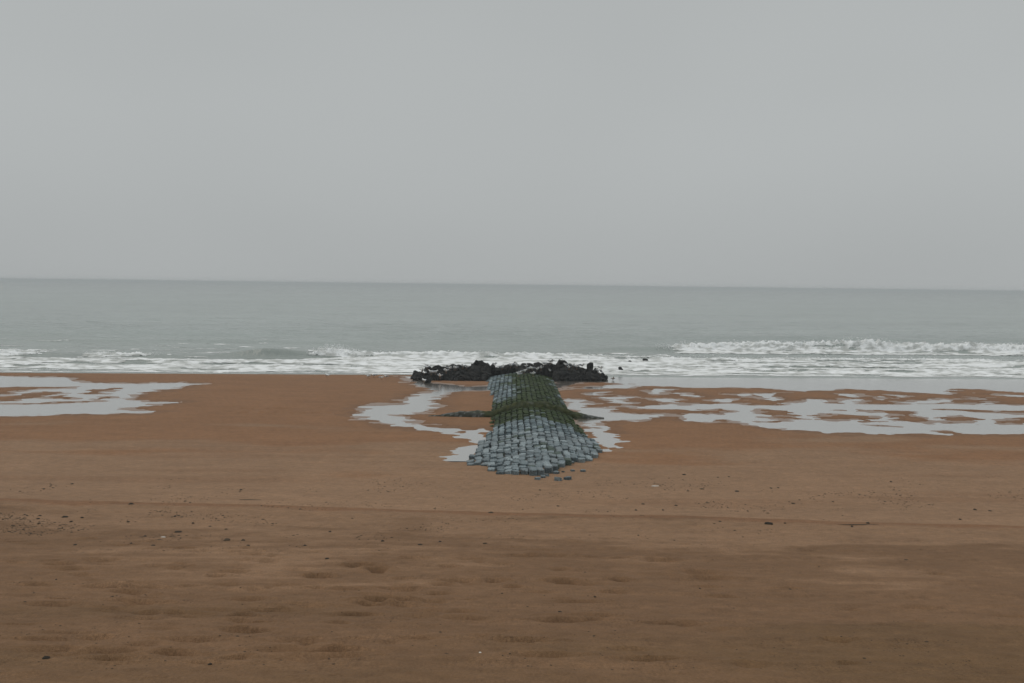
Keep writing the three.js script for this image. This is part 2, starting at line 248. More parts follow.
const seaTint = (x, d) => { const n = fbm(x * 0.012, d * 0.03, 3), k = 1 + 0.14 * n + 0.1 * fbm(x * 0.1, d * 0.25, 3), b = ss(170, 105, d) * 0.5; return [mix(0.275, 0.255, b) * k, mix(0.312, 0.275, b) * k, mix(0.296, 0.25, b) * k]; };
const seaRipple = noiseTex(512, (u, v) => 0.5 + 0.4 * tnoise(u, v, 14, 7) + 0.3 * tnoise(u, v, 40, 8) + 0.2 * tnoise(u, v, 90, 9));
const seaMat = new THREE.MeshPhysicalMaterial({ vertexColors: true, roughness: 0.2, ior: 1.33, bumpMap: seaRipple, bumpScale: 0.12 });
const sea = mesh('sea', sheet(seaRows, seaCols, seaHeight, seaTint, 1 / 9), seaMat);
tag(sea, 'grey green choppy sea reaching the hazy horizon', 'sea', null, 'structure');

// white water: the same surface lifted into froth, only where the waves are broken
{
  const rows = rowsOf([[92, 98, 0.3], [98, 146, 0.15]]), cols = colsOf(840, 0.53, 2, 40), nr = rows.length, nc = cols.length;
  const P = new Float32Array(nr * nc * 3), F = new Float32Array(nr * nc);
  for (let j = 0, k = 0; j < nr; j++) for (let i = 0; i < nc; i++, k++) {
    const d = rows[j], x = cols[i] * d, f = foamAmount(x, d), s = S(x, d); F[k] = f;
    let lump = 0;
    if (f > -0.1) {
      const r = Math.abs(noise(x * 1.1, s * 1.6)) + 0.6 * Math.abs(noise(x * 2.7 + 8, s * 3.3));
      const u4 = s - 136.5 - wob(x, 136.5), u2 = s - 119 - wob(x, 119), crest = 0.75 * CRESTS[3].foam(x) * Math.exp(-((u4 / 1.2) ** 2)) + 0.36 * Math.exp(-((u2 / 1.1) ** 2));
      lump = 0.012 + ss(-0.05, 0.25, f) * ss(97.5, 102, s) * (0.09 + crest * (x > 10 && s < 125 ? 0.4 : 1)) * r;
    }
    P.set([x, Math.max(seaHeight(x, d), s < 100 ? ground(x, d) + 0.006 : -9) + lump, -d], k * 3);
  }
  const idx = []; const ok = (a, b, c) => (F[a] + F[b] + F[c]) > 0 && Math.min(F[a], F[b], F[c]) > -0.12;
  for (let j = 0; j < nr - 1; j++) for (let i = 0; i < nc - 1; i++) { const a = j * nc + i, b = a + 1, e = a + nc, f = e + 1; if (ok(a, b, f)) idx.push(a, b, f); if (ok(a, f, e)) idx.push(a, f, e); }
  const map = new Int32Array(nr * nc).fill(-1), pos = [], col = []; for (let q = 0; q < idx.length; q++) { const k = idx[q]; if (map[k] < 0) { map[k] = pos.length / 3; const X = P[k * 3], D = -P[k * 3 + 2], t = ss(-0.3, 0.4, fbm(X * 0.8, D * 2.1, 3) + 0.4 * noise(X * 0.15, D * 0.9) + 0.6 * F[k] - 0.1); pos.push(X, P[k * 3 + 1], -D); col.push(mix(0.46, 0.87, t), mix(0.47, 0.88, t), mix(0.45, 0.885, t)); } idx[q] = map[k]; }
  const g = new THREE.BufferGeometry(); g.setAttribute('position', new THREE.Float32BufferAttribute(pos, 3)); g.setAttribute('color', new THREE.Float32BufferAttribute(col, 3)); g.setIndex(idx); g.computeVertexNormals();
  const foamMat = new THREE.MeshStandardMaterial({ vertexColors: true, roughness: 0.95 }), sprayMat = new THREE.MeshStandardMaterial({ color: new THREE.Color().setRGB(0.78, 0.79, 0.79), roughness: 0.95 });
  tag(mesh('surf_foam', g, foamMat), 'white surf foam of the breaking waves along the shore', 'foam', null, 'stuff');
  // clots of spray thrown up along the breaking crests
  const r = rng(5), clot = new THREE.IcosahedronGeometry(1, 0), n = 5200, spray = new THREE.InstancedMesh(clot, sprayMat, n), M = new THREE.Matrix4(), Q = new THREE.Quaternion();
  for (let i = 0; i < n; i++) {
    let x, d, s, up;
    if (i < 3400) { x = 18 + r() * 62; s = 136.5 + wob(x, 136.5) + (r() - 0.6) * 2.4; up = r() * r() * (0.5 + 0.7 * Math.max(0, noise(x * 0.3, 4)) + 0.7 * Math.exp(-(((x - 44) / 3) ** 2))); }
    else { x = r() < 0.25 ? -19 + (r() + r() - 1) * 4 : -60 + r() * 115; s = 119 + wob(x, 119) + (r() - 0.6) * 2; up = r() * r() * (0.3 + 0.5 * Math.exp(-(((x + 19) / 2) ** 2))); if (CRESTS[2].foam(x) < 0.6) up -= 3; }
    d = s + 0.08 * x; const q = 0.02 + 0.055 * r() * r();
    M.compose(new THREE.Vector3(x, seaHeight(x, d) + 0.05 + up, -d), Q.setFromEuler(new THREE.Euler(r() * 3, r() * 3, 0)), new THREE.Vector3(q * 1.6, q, q)); spray.setMatrixAt(i, M);
  }
  spray.name = 'surf_spray'; spray.castShadow = spray.receiveShadow = true; scene.add(spray); tag(spray, 'white spray flying from the crests of the breakers', 'spray', null, 'stuff');
}

// ------------------------------------------------------------------ stone groyne
const GX0 = 1.12, along = (t, d) => { let i = 1; while (i < t.length - 1 && t[i][0] < d) i++; return mix(t[i - 1][1], t[i][1], ss(0, 1, (d - t[i - 1][0]) / (t[i][0] - t[i - 1][0]))); };
const LEFT = [[40, -1.5], [45, -1.66], [49, -1.5], [56, -1.0], [63, -1.05], [72, -1.2], [78, -1.4], [84, -1.9], [96, -2.0]], RIGHT = [[40, 3.8], [49, 4.2], [56, 3.6], [63, 3.5], [76, 3.3], [84, 3.4], [96, 3.5]];
const gu = (x, d) => { const l = along(LEFT, d), r = along(RIGHT, d); return (x - (l + r) / 2) / ((r - l) / 2); };   // -1 .. 1 across the groyne
const nearEnd = (x) => { const t = [[-1.9, 43.6], [-1.2, 42.4], [-0.4, 41.2], [0.3, 40.8], [0.9, 40.8], [1.5, 41.6], [1.9, 43.0], [2.6, 44.4], [3.3, 45.2], [3.7, 46.8], [4.2, 50]]; let i = 1; while (i < t.length - 1 && t[i][0] < x) i++; return mix(t[i - 1][1], t[i][1], clamp((x - t[i - 1][0]) / (t[i][0] - t[i - 1][0]), 0, 1)); };
const crown = (d) => 0.16 + 0.4 * ss(41, 57, d) - 0.12 * ss(70, 90, d);
function groyneTop(x, d) { const u = clamp(gu(x, d), -1.15, 1.15); return base(x, d) + crown(d) * (1 - u * u) + 0.02; }
function mossAt(x, d) {                                  // share of weed on the stone
  const n = fbm(x * 0.7, d * 0.35, 3), u = gu(x, d);
  const sillBand = ss(55, 58.5, d) * (1 - ss(66, 71, d)) * 0.95 + 0.1 * ss(54, 58, d) - 0.5 * Math.exp(-(((u + 0.02) / 0.22) ** 2)) * (d < 62 ? 1 : 0);
  const upper = ss(64, 67, d) * (ss(-0.65, -0.1, u) * 0.74 + 0.24 * ss(0.0, 0.4, u)) * (1 - 0.5 * ss(0.75, 0.9, u));
  const rightEdge = ss(0.55, 0.9, u) * ss(50, 55, d) * 0.5;
  return clamp(Math.max(sillBand, upper, rightEdge) + 0.6 * n + 0.04, 0, 1);
}
const groyne = new THREE.Group(); groyne.name = numbered('stone_groyne'); groyne.position.set(GX0, 0, -42); scene.add(groyne);
tag(groyne, 'long stone block groyne with green weed running down the beach into the sea', 'groyne');
const stoneTex = noiseTex(256, (u, v) => 0.8 + 0.35 * tnoise(u, v, 6, 11) + 0.6 * tnoise(u, v, 17, 12) + 0.5 * tnoise(u, v, 45, 13), true), stoneBump = noiseTex(256, (u, v) => 0.5 + 0.5 * tnoise(u, v, 9, 15) + 0.5 * tnoise(u, v, 24, 16) + 0.3 * tnoise(u, v, 60, 17));
{
  // bed of mud, sand and weed that the blocks are set in
  const p = [], c = [], idx = [], nx = 40, nd = 150;
  for (let j = 0; j <= nd; j++) for (let i = 0; i <= nx; i++) {
    const d0 = 41.2 + (95.5 - 41.2) * j / nd, xx = mix(along(LEFT, d0), along(RIGHT, d0), i / nx), x = xx + (i / nx - 0.5) * 0.1, d = Math.max(nearEnd(x) + 0.75, d0), m = mossAt(x, d);
    p.push(x - GX0, groyneTop(x, d) - 0.1 - (i === 0 || i === nx ? 0.5 : 0) + 0.03 * noise(x * 3, d * 2), -d + 42);
    const mud = mix3([0.3, 0.2, 0.13], [0.035, 0.037, 0.034], ss(42.5, 48, d)); c.push(...mix3(mud, [0.03, 0.04, 0.012], m));
  }
  for (let j = 0; j < nd; j++) for (let i = 0; i < nx; i++) { const a = j * (nx + 1) + i, b = a + 1, e = a + nx + 1, f = e + 1; idx.push(a, b, f, a, f, e); }
  const g = new THREE.BufferGeometry(); g.setAttribute('position', new THREE.Float32BufferAttribute(p, 3)); g.setAttribute('color', new THREE.Float32BufferAttribute(c, 3)); g.setIndex(idx); g.computeVertexNormals();
  mesh('bed', g, new THREE.MeshPhysicalMaterial({ vertexColors: true, roughness: 0.9, specularIntensity: 0.2 }), groyne);
}
function chamferBox(r, jit) {                            // unit block with worn edges, 44 triangles
  const pts = [], c = 0.12; const vid = (sx, sy, sz, ax) => { const v = [sx * 0.5, sy * 0.5, sz * 0.5]; for (let k = 0; k < 3; k++) if (k !== ax) v[k] *= 1 - c * (k === 1 ? 1.2 : 1); return v; };
  const J = {}; const corner = (sx, sy, sz) => J[[sx, sy, sz]] ??= [(r() - 0.5) * jit, (r() - 0.5) * jit * 1.3, (r() - 0.5) * jit];
  const V = (sx, sy, sz, ax) => { const v = vid(sx, sy, sz, ax), j = corner(sx, sy, sz); return v.map((q, k) => q + j[k]); };
  const tri = (a, b, d) => pts.push(...a, ...b, ...d), quad = (a, b, d, e) => { tri(a, b, d); tri(a, d, e); };
  for (let ax = 0; ax < 3; ax++) for (const s of [-1, 1]) { const o = [(ax + 1) % 3, (ax + 2) % 3], mk = (p, q) => { const g = [0, 0, 0]; g[ax] = s; g[o[0]] = p; g[o[1]] = q; return V(...g, ax); }; const f = [mk(-1, -1), mk(1, -1), mk(1, 1), mk(-1, 1)]; if (s < 0) f.reverse(); quad(...f); }
  for (let ax = 0; ax < 3; ax++) { const a = (ax + 1) % 3, b = (ax + 2) % 3; for (const sa of [-1, 1]) for (const sb of [-1, 1]) { const mk = (t, who) => { const g = [0, 0, 0]; g[ax] = t; g[a] = sa; g[b] = sb; return V(...g, who); }; const f = [mk(-1, a), mk(1, a), mk(1, b), mk(-1, b)]; if (sa * sb > 0) f.reverse(); quad(...f.reverse()); } }
  for (const sx of [-1, 1]) for (const sy of [-1, 1]) for (const sz of [-1, 1]) { const f = [V(sx, sy, sz, 0), V(sx, sy, sz, 1), V(sx, sy, sz, 2)]; if (sx * sy * sz < 0) f.reverse(); tri(...f); }
  const g = new THREE.BufferGeometry(); g.setAttribute('position', new THREE.Float32BufferAttribute(pts, 3));
  const uv = []; for (let i = 0; i < pts.length; i += 3) uv.push(pts[i] * 0.4 + 0.3, pts[i + 2] * 0.8 + pts[i + 1] * 0.5); g.setAttribute('uv', new THREE.Float32BufferAttribute(uv, 2)); g.computeVertexNormals(); return g;
}
const rb = rng(99), blockGeos = [...Array(10)].map(() => chamferBox(rb, 0.12));
const STONE = [[0.198, 0.264, 0.29], [0.262, 0.335, 0.365], [0.375, 0.46, 0.49], [0.128, 0.178, 0.2], [0.228, 0.285, 0.307]];
const MOSS = [[0.036, 0.068, 0.009], [0.019, 0.04, 0.006], [0.05, 0.08, 0.014]];
const stoneMats = STONE.map((c) => new THREE.MeshStandardMaterial({ color: new THREE.Color().setRGB(...c), map: stoneTex, bumpMap: stoneBump, bumpScale: 0.05, roughness: 0.5 }));
const halfMats = STONE.map((c) => new THREE.MeshPhysicalMaterial({ specularIntensity: 0.4, color: new THREE.Color().setRGB(...mix3(c, MOSS[0], 0.6)), map: stoneTex, bumpMap: stoneBump, bumpScale: 0.05, roughness: 0.6 }));
const mossMats = MOSS.map((c) => new THREE.MeshPhysicalMaterial({ specularIntensity: 0.2, color: new THREE.Color().setRGB(...c), map: stoneTex, bumpMap: stoneBump, bumpScale: 0.05, roughness: 0.85 }));
const SILL_D = 62.6;
{
  const blocks = [], cols = 21, pitch = 0.305;
  for (let i = 0; i < cols; i++) {
    const xc = GX0 + (i - 10) * pitch; let d = 40.4 + rb() * 0.9;
    while (d < 95) {
      const len = 0.3 + rb() * 0.34, dm = d + len / 2, x = xc + (rb() - 0.5) * (0.05 + 0.05 * ss(54, 46, d)); d += len + 0.025 + 0.04 * rb() * ss(54, 46, d);
      if (Math.abs(gu(x, dm)) > 1 || (x < -1.0 && dm < 43.6)) continue;
      if (dm - len * 0.4 < nearEnd(x) || Math.abs(dm - SILL_D) < 0.5) continue;
      const loose = ss(54, 45, dm), m = mossAt(x, dm) + (rb() - 0.5) * 0.55, e = 0.02, slopeX = (groyneTop(x + e, dm) - groyneTop(x - e, dm)) / (2 * e), slopeD = (groyneTop(x, dm + e) - groyneTop(x, dm - e)) / (2 * e);
      blocks.push({ x, d: dm, y: groyneTop(x, dm) - 0.15 + (rb() - 0.5) * (0.04 + 0.045 * loose), sx: pitch * (0.84 + 0.1 * rb() + 0.06 * loose), sy: 0.34, sz: len * (0.92 + 0.06 * rb()),
        rx: Math.atan(slopeD) + (rb() - 0.4) * (0.09 + 0.08 * loose), rz: Math.atan(slopeX) + (rb() - 0.5) * (0.1 + 0.12 * loose), ry: (rb() - 0.5) * (0.05 + 0.2 * loose), geo: Math.floor(rb() * 10), mat: m > 0.54 ? mossMats[Math.floor(rb() * 3)] : m > 0.33 ? halfMats[Math.floor(rb() * 5)] : stoneMats[Math.floor(rb() * 5)] });
    }
  }
  blocks.sort((a, b) => a.d - b.d);
  const rest = new Map();
  blocks.forEach((b, i) => {
    const o = new THREE.Object3D(); o.position.set(b.x - GX0, b.y, -b.d + 42); o.rotation.set(b.rx, b.ry, b.rz); o.scale.set(b.sx, b.sy, b.sz);
    if (i < 300) { const m = mesh('stone_block', blockGeos[b.geo], b.mat, groyne); m.position.copy(o.position); m.rotation.copy(o.rotation); m.scale.copy(o.scale); }
    else { o.updateMatrix(); const g = blockGeos[b.geo].clone().applyMatrix4(o.matrix), c = b.mat.color, n = g.attributes.position.count, a = new Float32Array(n * 3); for (let k = 0; k < n; k++) a.set([c.r, c.g, c.b], k * 3); g.setAttribute('color', new THREE.BufferAttribute(a, 3)); if (!rest.has('r')) rest.set('r', []); rest.get('r').push(g); }
  });
  const far = mesh('stone_block_rows', mergeGeometries(rest.get('r')), new THREE.MeshPhysicalMaterial({ specularIntensity: 0.35, vertexColors: true, map: stoneTex, bumpMap: stoneBump, bumpScale: 0.05, roughness: 0.7 }), groyne); far.userData.kind = 'stuff';
}
// weed covered sill across the groyne
{
  const prof = [], nL = 150, nA = 12, p = [], c = [], idx = [], x0 = -4.7, x1 = 5.3;
  for (let i = 0; i <= nL; i++) {
    const t = i / nL, x = mix(x0, x1, t), dc = SILL_D - 0.02 * (x - GX0) ** 2 * 0.6 + 0.1 * noise(x * 0.7, 2), on = ss(-2.2, -1.2, x) * (1 - ss(3.6, 4.6, x));
    const gy = base(x, dc), top = Math.max(groyneTop(x, dc), gy) + (0.03 + 0.26 * ss(x0, -2.6, x) * (1 - ss(3.4, x1, x))), w = 0.1 + 0.42 * ss(x0, -2, x) * (1 - ss(3.6, x1, x));
    for (let k = 0; k <= nA; k++) {
      const a = Math.PI * k / nA, r = 1 + 0.16 * fbm(x * 2.3, a * 1.4 + 4, 3), yy = gy - 0.2 + (top - gy + 0.2) * Math.pow(Math.sin(a), 0.45) * (k % nA ? r : 1);
      const zz = dc - Math.cos(a) * w * r; p.push(x, yy, -zz);
      const moss = clamp(on + 0.1 + 0.9 * fbm(x * 1.5, a * 1.2, 3), 0, 1), st = noise(x * 4, a * 4) > 0.12 ? [0.17, 0.175, 0.17] : [0.05, 0.052, 0.045]; c.push(...mix3(st, noise(x * 3, a * 3 + 7) > 0.1 ? [0.052, 0.056, 0.022] : [0.028, 0.035, 0.012], moss));
    }
  }
  for (let i = 0; i < nL; i++) for (let k = 0; k < nA; k++) { const a = i * (nA + 1) + k, b = a + 1, e = a + nA + 1, f = e + 1; idx.push(a, e, f, a, f, b); }
  const g = new THREE.BufferGeometry(); g.setAttribute('position', new THREE.Float32BufferAttribute(p, 3)); g.setAttribute('color', new THREE.Float32BufferAttribute(c, 3)); g.setIndex(idx); g.computeVertexNormals();
  const sill = mesh('cross_sill', g, new THREE.MeshPhysicalMaterial({ vertexColors: true, roughness: 0.9, specularIntensity: 0.2 }));
  tag(sill, 'low weed covered sill lying across the stone groyne', 'sill');
}
// loose blocks washed from the near end
{
  const r = rng(12), list = [[563, 462.5, .5, 'flat grey slab half buried right of the groyne toe'], [543, 477.5, .2, 'loose grey stone closest below the groyne toe'], [556, 473.5, .24, 'loose grey stone lying between the slab and the toe stones'], [567.5, 479.5, .24, 'rightmost loose grey stone on sand at the groyne toe'], [558, 480.5, .27, 'lowest loose grey stone on sand at the groyne toe'], [546, 476, .22, 'dark loose stone touching the groyne toe'], [537.5, 479.5, .22, 'leftmost loose grey stone on sand at the groyne toe'], [572.5, 471, .16, 'small pale stone right of the groyne toe'], [583, 471.5, .2, 'thin dark stone farthest right of the groyne toe'], [563, 472, .12, 'tiny dark stone under the flat slab']];
  for (const [px, py, s, label] of list) {
    const p = at(px, py), m = mesh('loose_stone', blockGeos[Math.floor(r() * 10)], stoneMats[Math.floor(r() * 5)]); const slab = s === .5;
    m.scale.set(slab ? 0.9 : s * (0.7 + 0.3 * r()), slab ? 0.14 : s * 0.6, slab ? 0.5 : s * 0.9); m.rotation.set((r() - 0.5) * 0.4, r() * 3 * (slab ? 0.05 : 1), slab ? -0.06 : (r() - 0.5) * 0.3); m.position.set(p.x, ground(p.x, p.y) + m.scale.y * 0.18, -p.y);
    tag(m, label, 'stone', 'loose stones at the toe of the groyne');
  }
}

// ------------------------------------------------------------------ heap of dark boulders at the sea end
const rocks = [];
{
  const r = rng(2024);
  const geos = [...Array(9)].map((_, q) => {
    let g = new THREE.IcosahedronGeometry(1, 2); g.deleteAttribute('uv'); g.deleteAttribute('normal'); g = mergeVertices(g, 1e-4);
    const a = g.attributes.position, planes = [...Array(12)].map(() => [new THREE.Vector3(r() - 0.5, r() - 0.5, r() - 0.5).normalize(), 0.5 + 0.36 * r()]), c = [], v = new THREE.Vector3();
    for (let i = 0; i < a.count; i++) {
      v.fromBufferAttribute(a, i).normalize(); let k = 1; for (const [n, h] of planes) { const t = v.dot(n); if (t > 0) k = Math.min(k, h / t); }
      k *= 1.15 + 0.3 * noise(v.x * 2.2 + q * 9, v.y * 2.2 + v.z * 1.7) + 0.2 * noise(v.x * 5 + v.z * 4, v.y * 5 + q * 5); a.setXYZ(i, v.x * k, v.y * k, v.z * k);
      const b = noise(v.x * 2.5 + 3, v.z * 2.5 + v.y * 2 + q * 4), w = noise(v.x * 7 + 9, v.z * 7 + v.y * 5 + q); const col = b > 0.22 ? [0.024, 0.02, 0.016] : [0.007, 0.007, 0.007]; c.push(...col.map((e) => e * (1 + 0.7 * w)));
    }
    g.setAttribute('color', new THREE.Float32BufferAttribute(c, 3)); g = g.toNonIndexed(); g.computeVertexNormals(); return g;
  });
  const mats = [1, 0.75, 1.45].map((k) => new THREE.MeshPhysicalMaterial({ specularIntensity: 0.45, vertexColors: true, color: new THREE.Color().setRGB(k > 1 ? 1.0 : k, k > 1 ? 0.97 : k, k > 1 ? 0.93 : k), roughness: 0.75 }));
  const boulder = (x, d, y, s, label, group) => { const m = mesh('dark_boulder', geos[Math.floor(r() * 9)], mats[Math.floor(r() * 3)]); m.position.set(x, y, -d); m.rotation.set(r() * 6, r() * 6, r() * 6); m.scale.set(s * (0.9 + 0.5 * r()), s * (0.6 + 0.3 * r()), s * (0.9 + 0.4 * r())); tag(m, label, 'boulder', group); rocks.push(m); return m; };
  const env = (x, d) => {                                // height of the heap over the sand
    const left = (0.3 * ss(-8.6, -7.9, x) + 0.5 * ss(-7.9, -6.5, x) + 0.2 * ss(-5, -2.5, x)) * (1 - ss(0.2, 2.2, x)), right = ss(1.6, 3.4, x) * (1 - 0.35 * ss(4.6, 6.4, x) - 0.65 * ss(6.4, 8.6, x)), mid = ss(-1.5, 0.5, x) * (1 - ss(2.6, 4, x));
    const front = Math.exp(-(((d - 92.2) / 2.4) ** 2)), ridge = 1 + 0.3 * noise(x * 0.55, 6) + 0.45 * noise(x * 1.5, d * 1.5);
    return Math.max(left * 1.0 * front, right * 1.14 * Math.exp(-(((d - 93.6) / 2.1) ** 2)), mid * 0.85 * Math.exp(-(((d - 94.4) / 1.8) ** 2))) * ridge;
  };
  const put = [], where = (x, d, s) => {                  // which part of the heap a boulder belongs to
    const side = x < 0 ? 'heap left of groyne' : x > GX0 + 2 ? 'heap right of groyne' : 'heap behind groyne', size = s > 0.48 ? 'large' : s > 0.29 ? 'middling' : 'small';
    const spot = d < 90.7 ? 'low' : d < 92.6 ? 'midway up' : 'at the back', end = x < -6.4 ? ', at left tip' : x < -4.2 ? ', left part' : x < -2 ? ', middle part' : x < 0 ? ', beside the blocks' : x > 6.8 ? ', at right tip' : x > 5 ? ', right part' : '';
    return [`${size} dark boulder ${spot} in the ${side}${end}`, 'boulders in the ' + side];
  };
  const tries = (n, s0, s1, d0, d1) => { for (let k = 0; k < n; k++) {
    const x = -8.4 + r() * 17, d = d0 + r() * (d1 - d0), h = env(x, d), s = s0 + (s1 - s0) * r(); if (h < (s < 0.3 ? 0.14 : s < 0.48 ? 0.3 : 0.55)) continue;
    if (Math.abs(gu(x, d)) < 1.08 && d < 93.2) continue;
    if (put.some(([a, b, q]) => (x - a) ** 2 + ((d - b) * 1.0) ** 2 < (0.5 * (s + q)) ** 2)) continue; put.push([x, d, s]);
    boulder(x, d, Math.max(base(x, d) + h - s * 0.55, base(x, d) + s * 0.3), s, ...where(x, d, s));
  } };
  tries(500, 0.5, 0.62, 90, 95.4); tries(3000, 0.3, 0.46, 89.4, 95.4); tries(2600, 0.18, 0.28, 89.1, 94.4);
  for (const [x, d, y, s] of [[-3, 92.3, 1.22, 0.36], [-2.5, 92.5, 1.15, 0.34], [-7, 91.8, 0.85, 0.34], [4.4, 93.4, 1.32, 0.38], [6.7, 93.2, 1.1, 0.32]]) boulder(x, d, y, s, x < 0 ? 'dark wet boulder in the heap left of the groyne end' : 'dark wet boulder in the heap right of the groyne end', x < 0 ? 'boulders heaped left of the groyne end' : 'boulders heaped right of the groyne end');
  for (const [px, py, s, label] of [[621, 371, .2, 'small dark boulder standing alone in the foam right of the heap'], [645, 361, .24, 'brown boulder poking from the surf right of the heap, farthest out'], [630, 362, .14, 'low boulder awash in the surf beyond the lone small one'], [428, 383, .3, 'dark stone in the shallow runnel below the left heap']]) { const sea0 = (x, d) => Math.max(base(x, d), 0), p = at(px, py, sea0); boulder(p.x, p.y, Math.max(sea0(p.x, p.y), d92(p)) + s * 0.3, s, label); }
  function d92(p) { return p.y > 97 ? seaHeight(p.x, p.y) : -9; }
}

// ------------------------------------------------------------------ gulls
scene.updateMatrixWorld(true);
const gullWhite = new THREE.MeshStandardMaterial({ color: new THREE.Color().setRGB(0.78, 0.78, 0.76), roughness: 0.8 }), gullGrey = new THREE.MeshStandardMaterial({ color: new THREE.Color().setRGB(0.45, 0.47, 0.5), roughness: 0.8 }), gullBrown = new THREE.MeshStandardMaterial({ color: new THREE.Color().setRGB(0.13, 0.1, 0.075), roughness: 0.85 }), gullLeg = new THREE.MeshStandardMaterial({ color: new THREE.Color().setRGB(0.25, 0.13, 0.06), roughness: 0.7 }), gullTip = new THREE.MeshStandardMaterial({ color: new THREE.Color().setRGB(0.02, 0.02, 0.02), roughness: 0.7 });
function loft(stations, n = 10) {                        // [x, y, halfWidth, halfHeight] along the bird
  const p = [], idx = []; stations.forEach(([x, y, w, h]) => { for (let k = 0; k < n; k++) { const a = k / n * 2 * Math.PI; p.push(x, y + Math.sin(a) * h, Math.cos(a) * w); } });
  for (let i = 0; i < stations.length - 1; i++) for (let k = 0; k < n; k++) { const a = i * n + k, b = i * n + (k + 1) % n, c = a + n, d = b + n; idx.push(a, c, d, a, d, b); }
  const g = new THREE.BufferGeometry(); g.setAttribute('position', new THREE.Float32BufferAttribute(p, 3)); g.setIndex(idx); g.computeVertexNormals(); return g;
}
const bodyGeo = loft([[-0.24, 0.17, 0.002, 0.002], [-0.2, 0.172, 0.035, 0.012], [-0.12, 0.176, 0.055, 0.04], [-0.04, 0.178, 0.072, 0.064], [0.04, 0.186, 0.074, 0.07], [0.09, 0.205, 0.062, 0.064], [0.118, 0.235, 0.043, 0.05], [0.135, 0.265, 0.034, 0.036], [0.152, 0.283, 0.033, 0.034], [0.172, 0.288, 0.026, 0.027], [0.19, 0.284, 0.01, 0.012], [0.21, 0.281, 0.007, 0.009], [0.226, 0.275, 0.002, 0.003]]);
const wingGeo = loft([[-0.27, 0.19, 0.003, 0.003], [-0.2, 0.192, 0.008, 0.016], [-0.1, 0.2, 0.013, 0.036], [0, 0.203, 0.016, 0.05], [0.06, 0.21, 0.012, 0.04], [0.09, 0.214, 0.003, 0.01]], 8);
const tipGeo = loft([[-0.33, 0.188, 0.002, 0.002], [-0.28, 0.19, 0.006, 0.008], [-0.22, 0.192, 0.01, 0.014], [-0.2, 0.193, 0.002, 0.002]], 6);
const legGeo = mergeGeometries([new THREE.CylinderGeometry(0.006, 0.006, 0.13, 5).translate(0, 0.065, 0), new THREE.BoxGeometry(0.05, 0.008, 0.035).translate(0.015, 0.004, 0)]);
function makeGull(brown) {
  const g = new THREE.Group(); mesh('body', bodyGeo, brown ? gullBrown : gullWhite, g);
  for (const s of [-1, 1]) { const w = mesh('wing', wingGeo, brown ? gullBrown : gullGrey, g); w.position.z = s * 0.058; w.rotation.x = s * 0.3; w.position.y = 0.012; const t = mesh('wing_tip', tipGeo, gullTip, w); const l = mesh('leg', legGeo, gullLeg, g); l.position.z = s * 0.03; l.position.x = 0.01; }
  return g;
}
const gullProto = makeGull(false), ray = new THREE.Raycaster();
function sightHit(px, py, list) { ray.set(camera.position, pixelDir(px, py).normalize()); const h = ray.intersectObjects(list, true); return h[0]?.point; }
function gull(p, turn, label, group, k = 1, brown) { const g = brown ? makeGull(true) : gullProto.clone(); g.name = numbered('gull'); g.position.copy(p); g.rotation.y = turn; g.scale.setScalar(k); scene.add(g); tag(g, label, 'gull', group); return g; }
{
  const r = rng(314);
  for (const [px, py, label] of [[327, 377.5, 'leftmost gull at the water edge, standing alone'], [368, 378.5, 'gull at the left of the four by the water edge'], [373.5, 377.6, 'second gull of the four by the water edge'], [381.5, 380, 'third gull of the four, nearest on the sand'], [386, 378.8, 'rightmost gull of the four by the water edge']]) { const p = at(px, py); gull(new THREE.Vector3(p.x, ground(p.x, p.y), -p.y), r() * 6, label, 'gulls at the water edge', 1.15); }
  { const p = at(613, 380); gull(new THREE.Vector3(p.x, ground(p.x, p.y), -p.y), 1.3, 'brown bird standing at the water edge right of the boulders', null, 1.2, true); }
  { const p = at(424, 382); gull(new THREE.Vector3(p.x, base(p.x, p.y) - 0.05, -p.y), 2.3, 'gull standing in shallow water below the left boulders', null, 1.1); }
  const spots = [[416, 368], [428, 370], [431.5, 376], [435, 375.5], [424, 376], [449.5, 371], [455.5, 371], [466.5, 370], [468, 364.5], [502, 371], [422, 373], [446, 374], [440, 380], [463, 369], [495, 366],
    [550.5, 369], [552, 365.5], [566, 367.5], [569, 370.5], [573, 368], [576.5, 370], [582, 368.5], [550, 373], [550, 375.5], [601, 371.5], [598, 373.5], [600, 376], [515, 367], [517, 372], [521, 374], [526, 368.5], [529, 373], [532, 373.5], [537, 372.8], [541, 373], [524, 374], [519, 377], [533, 376.5], [511, 369.5], [544, 369]];
  for (const [px, py] of spots) {
    const h = sightHit(px, py, [...rocks, groyne]); if (!h) continue;
    ray.set(new THREE.Vector3(h.x, 12, h.z - 0.05), new THREE.Vector3(0, -1, 0)); const t = ray.intersectObjects([...rocks, groyne], true)[0]; const p = t && Math.abs(t.point.y - h.y) < 0.5 ? t.point : h;
    const where = px < 508 ? 'left' : px > 546 ? 'right' : 'mid';
    gull(p, r() < 0.65 ? -Math.PI / 2 + (r() - 0.5) * 1.6 : r() * 6.28, { left: 'white gull perched on the dark boulders left of the groyne end', right: 'white gull perched on the dark boulders right of the groyne end', mid: 'white gull perched at the sea end of the stone groyne' }[where], { left: 'gulls on the left boulders', right: 'gulls on the right boulders', mid: 'gulls at the groyne end' }[where], 1.15 + 0.3 * r());
  }
}

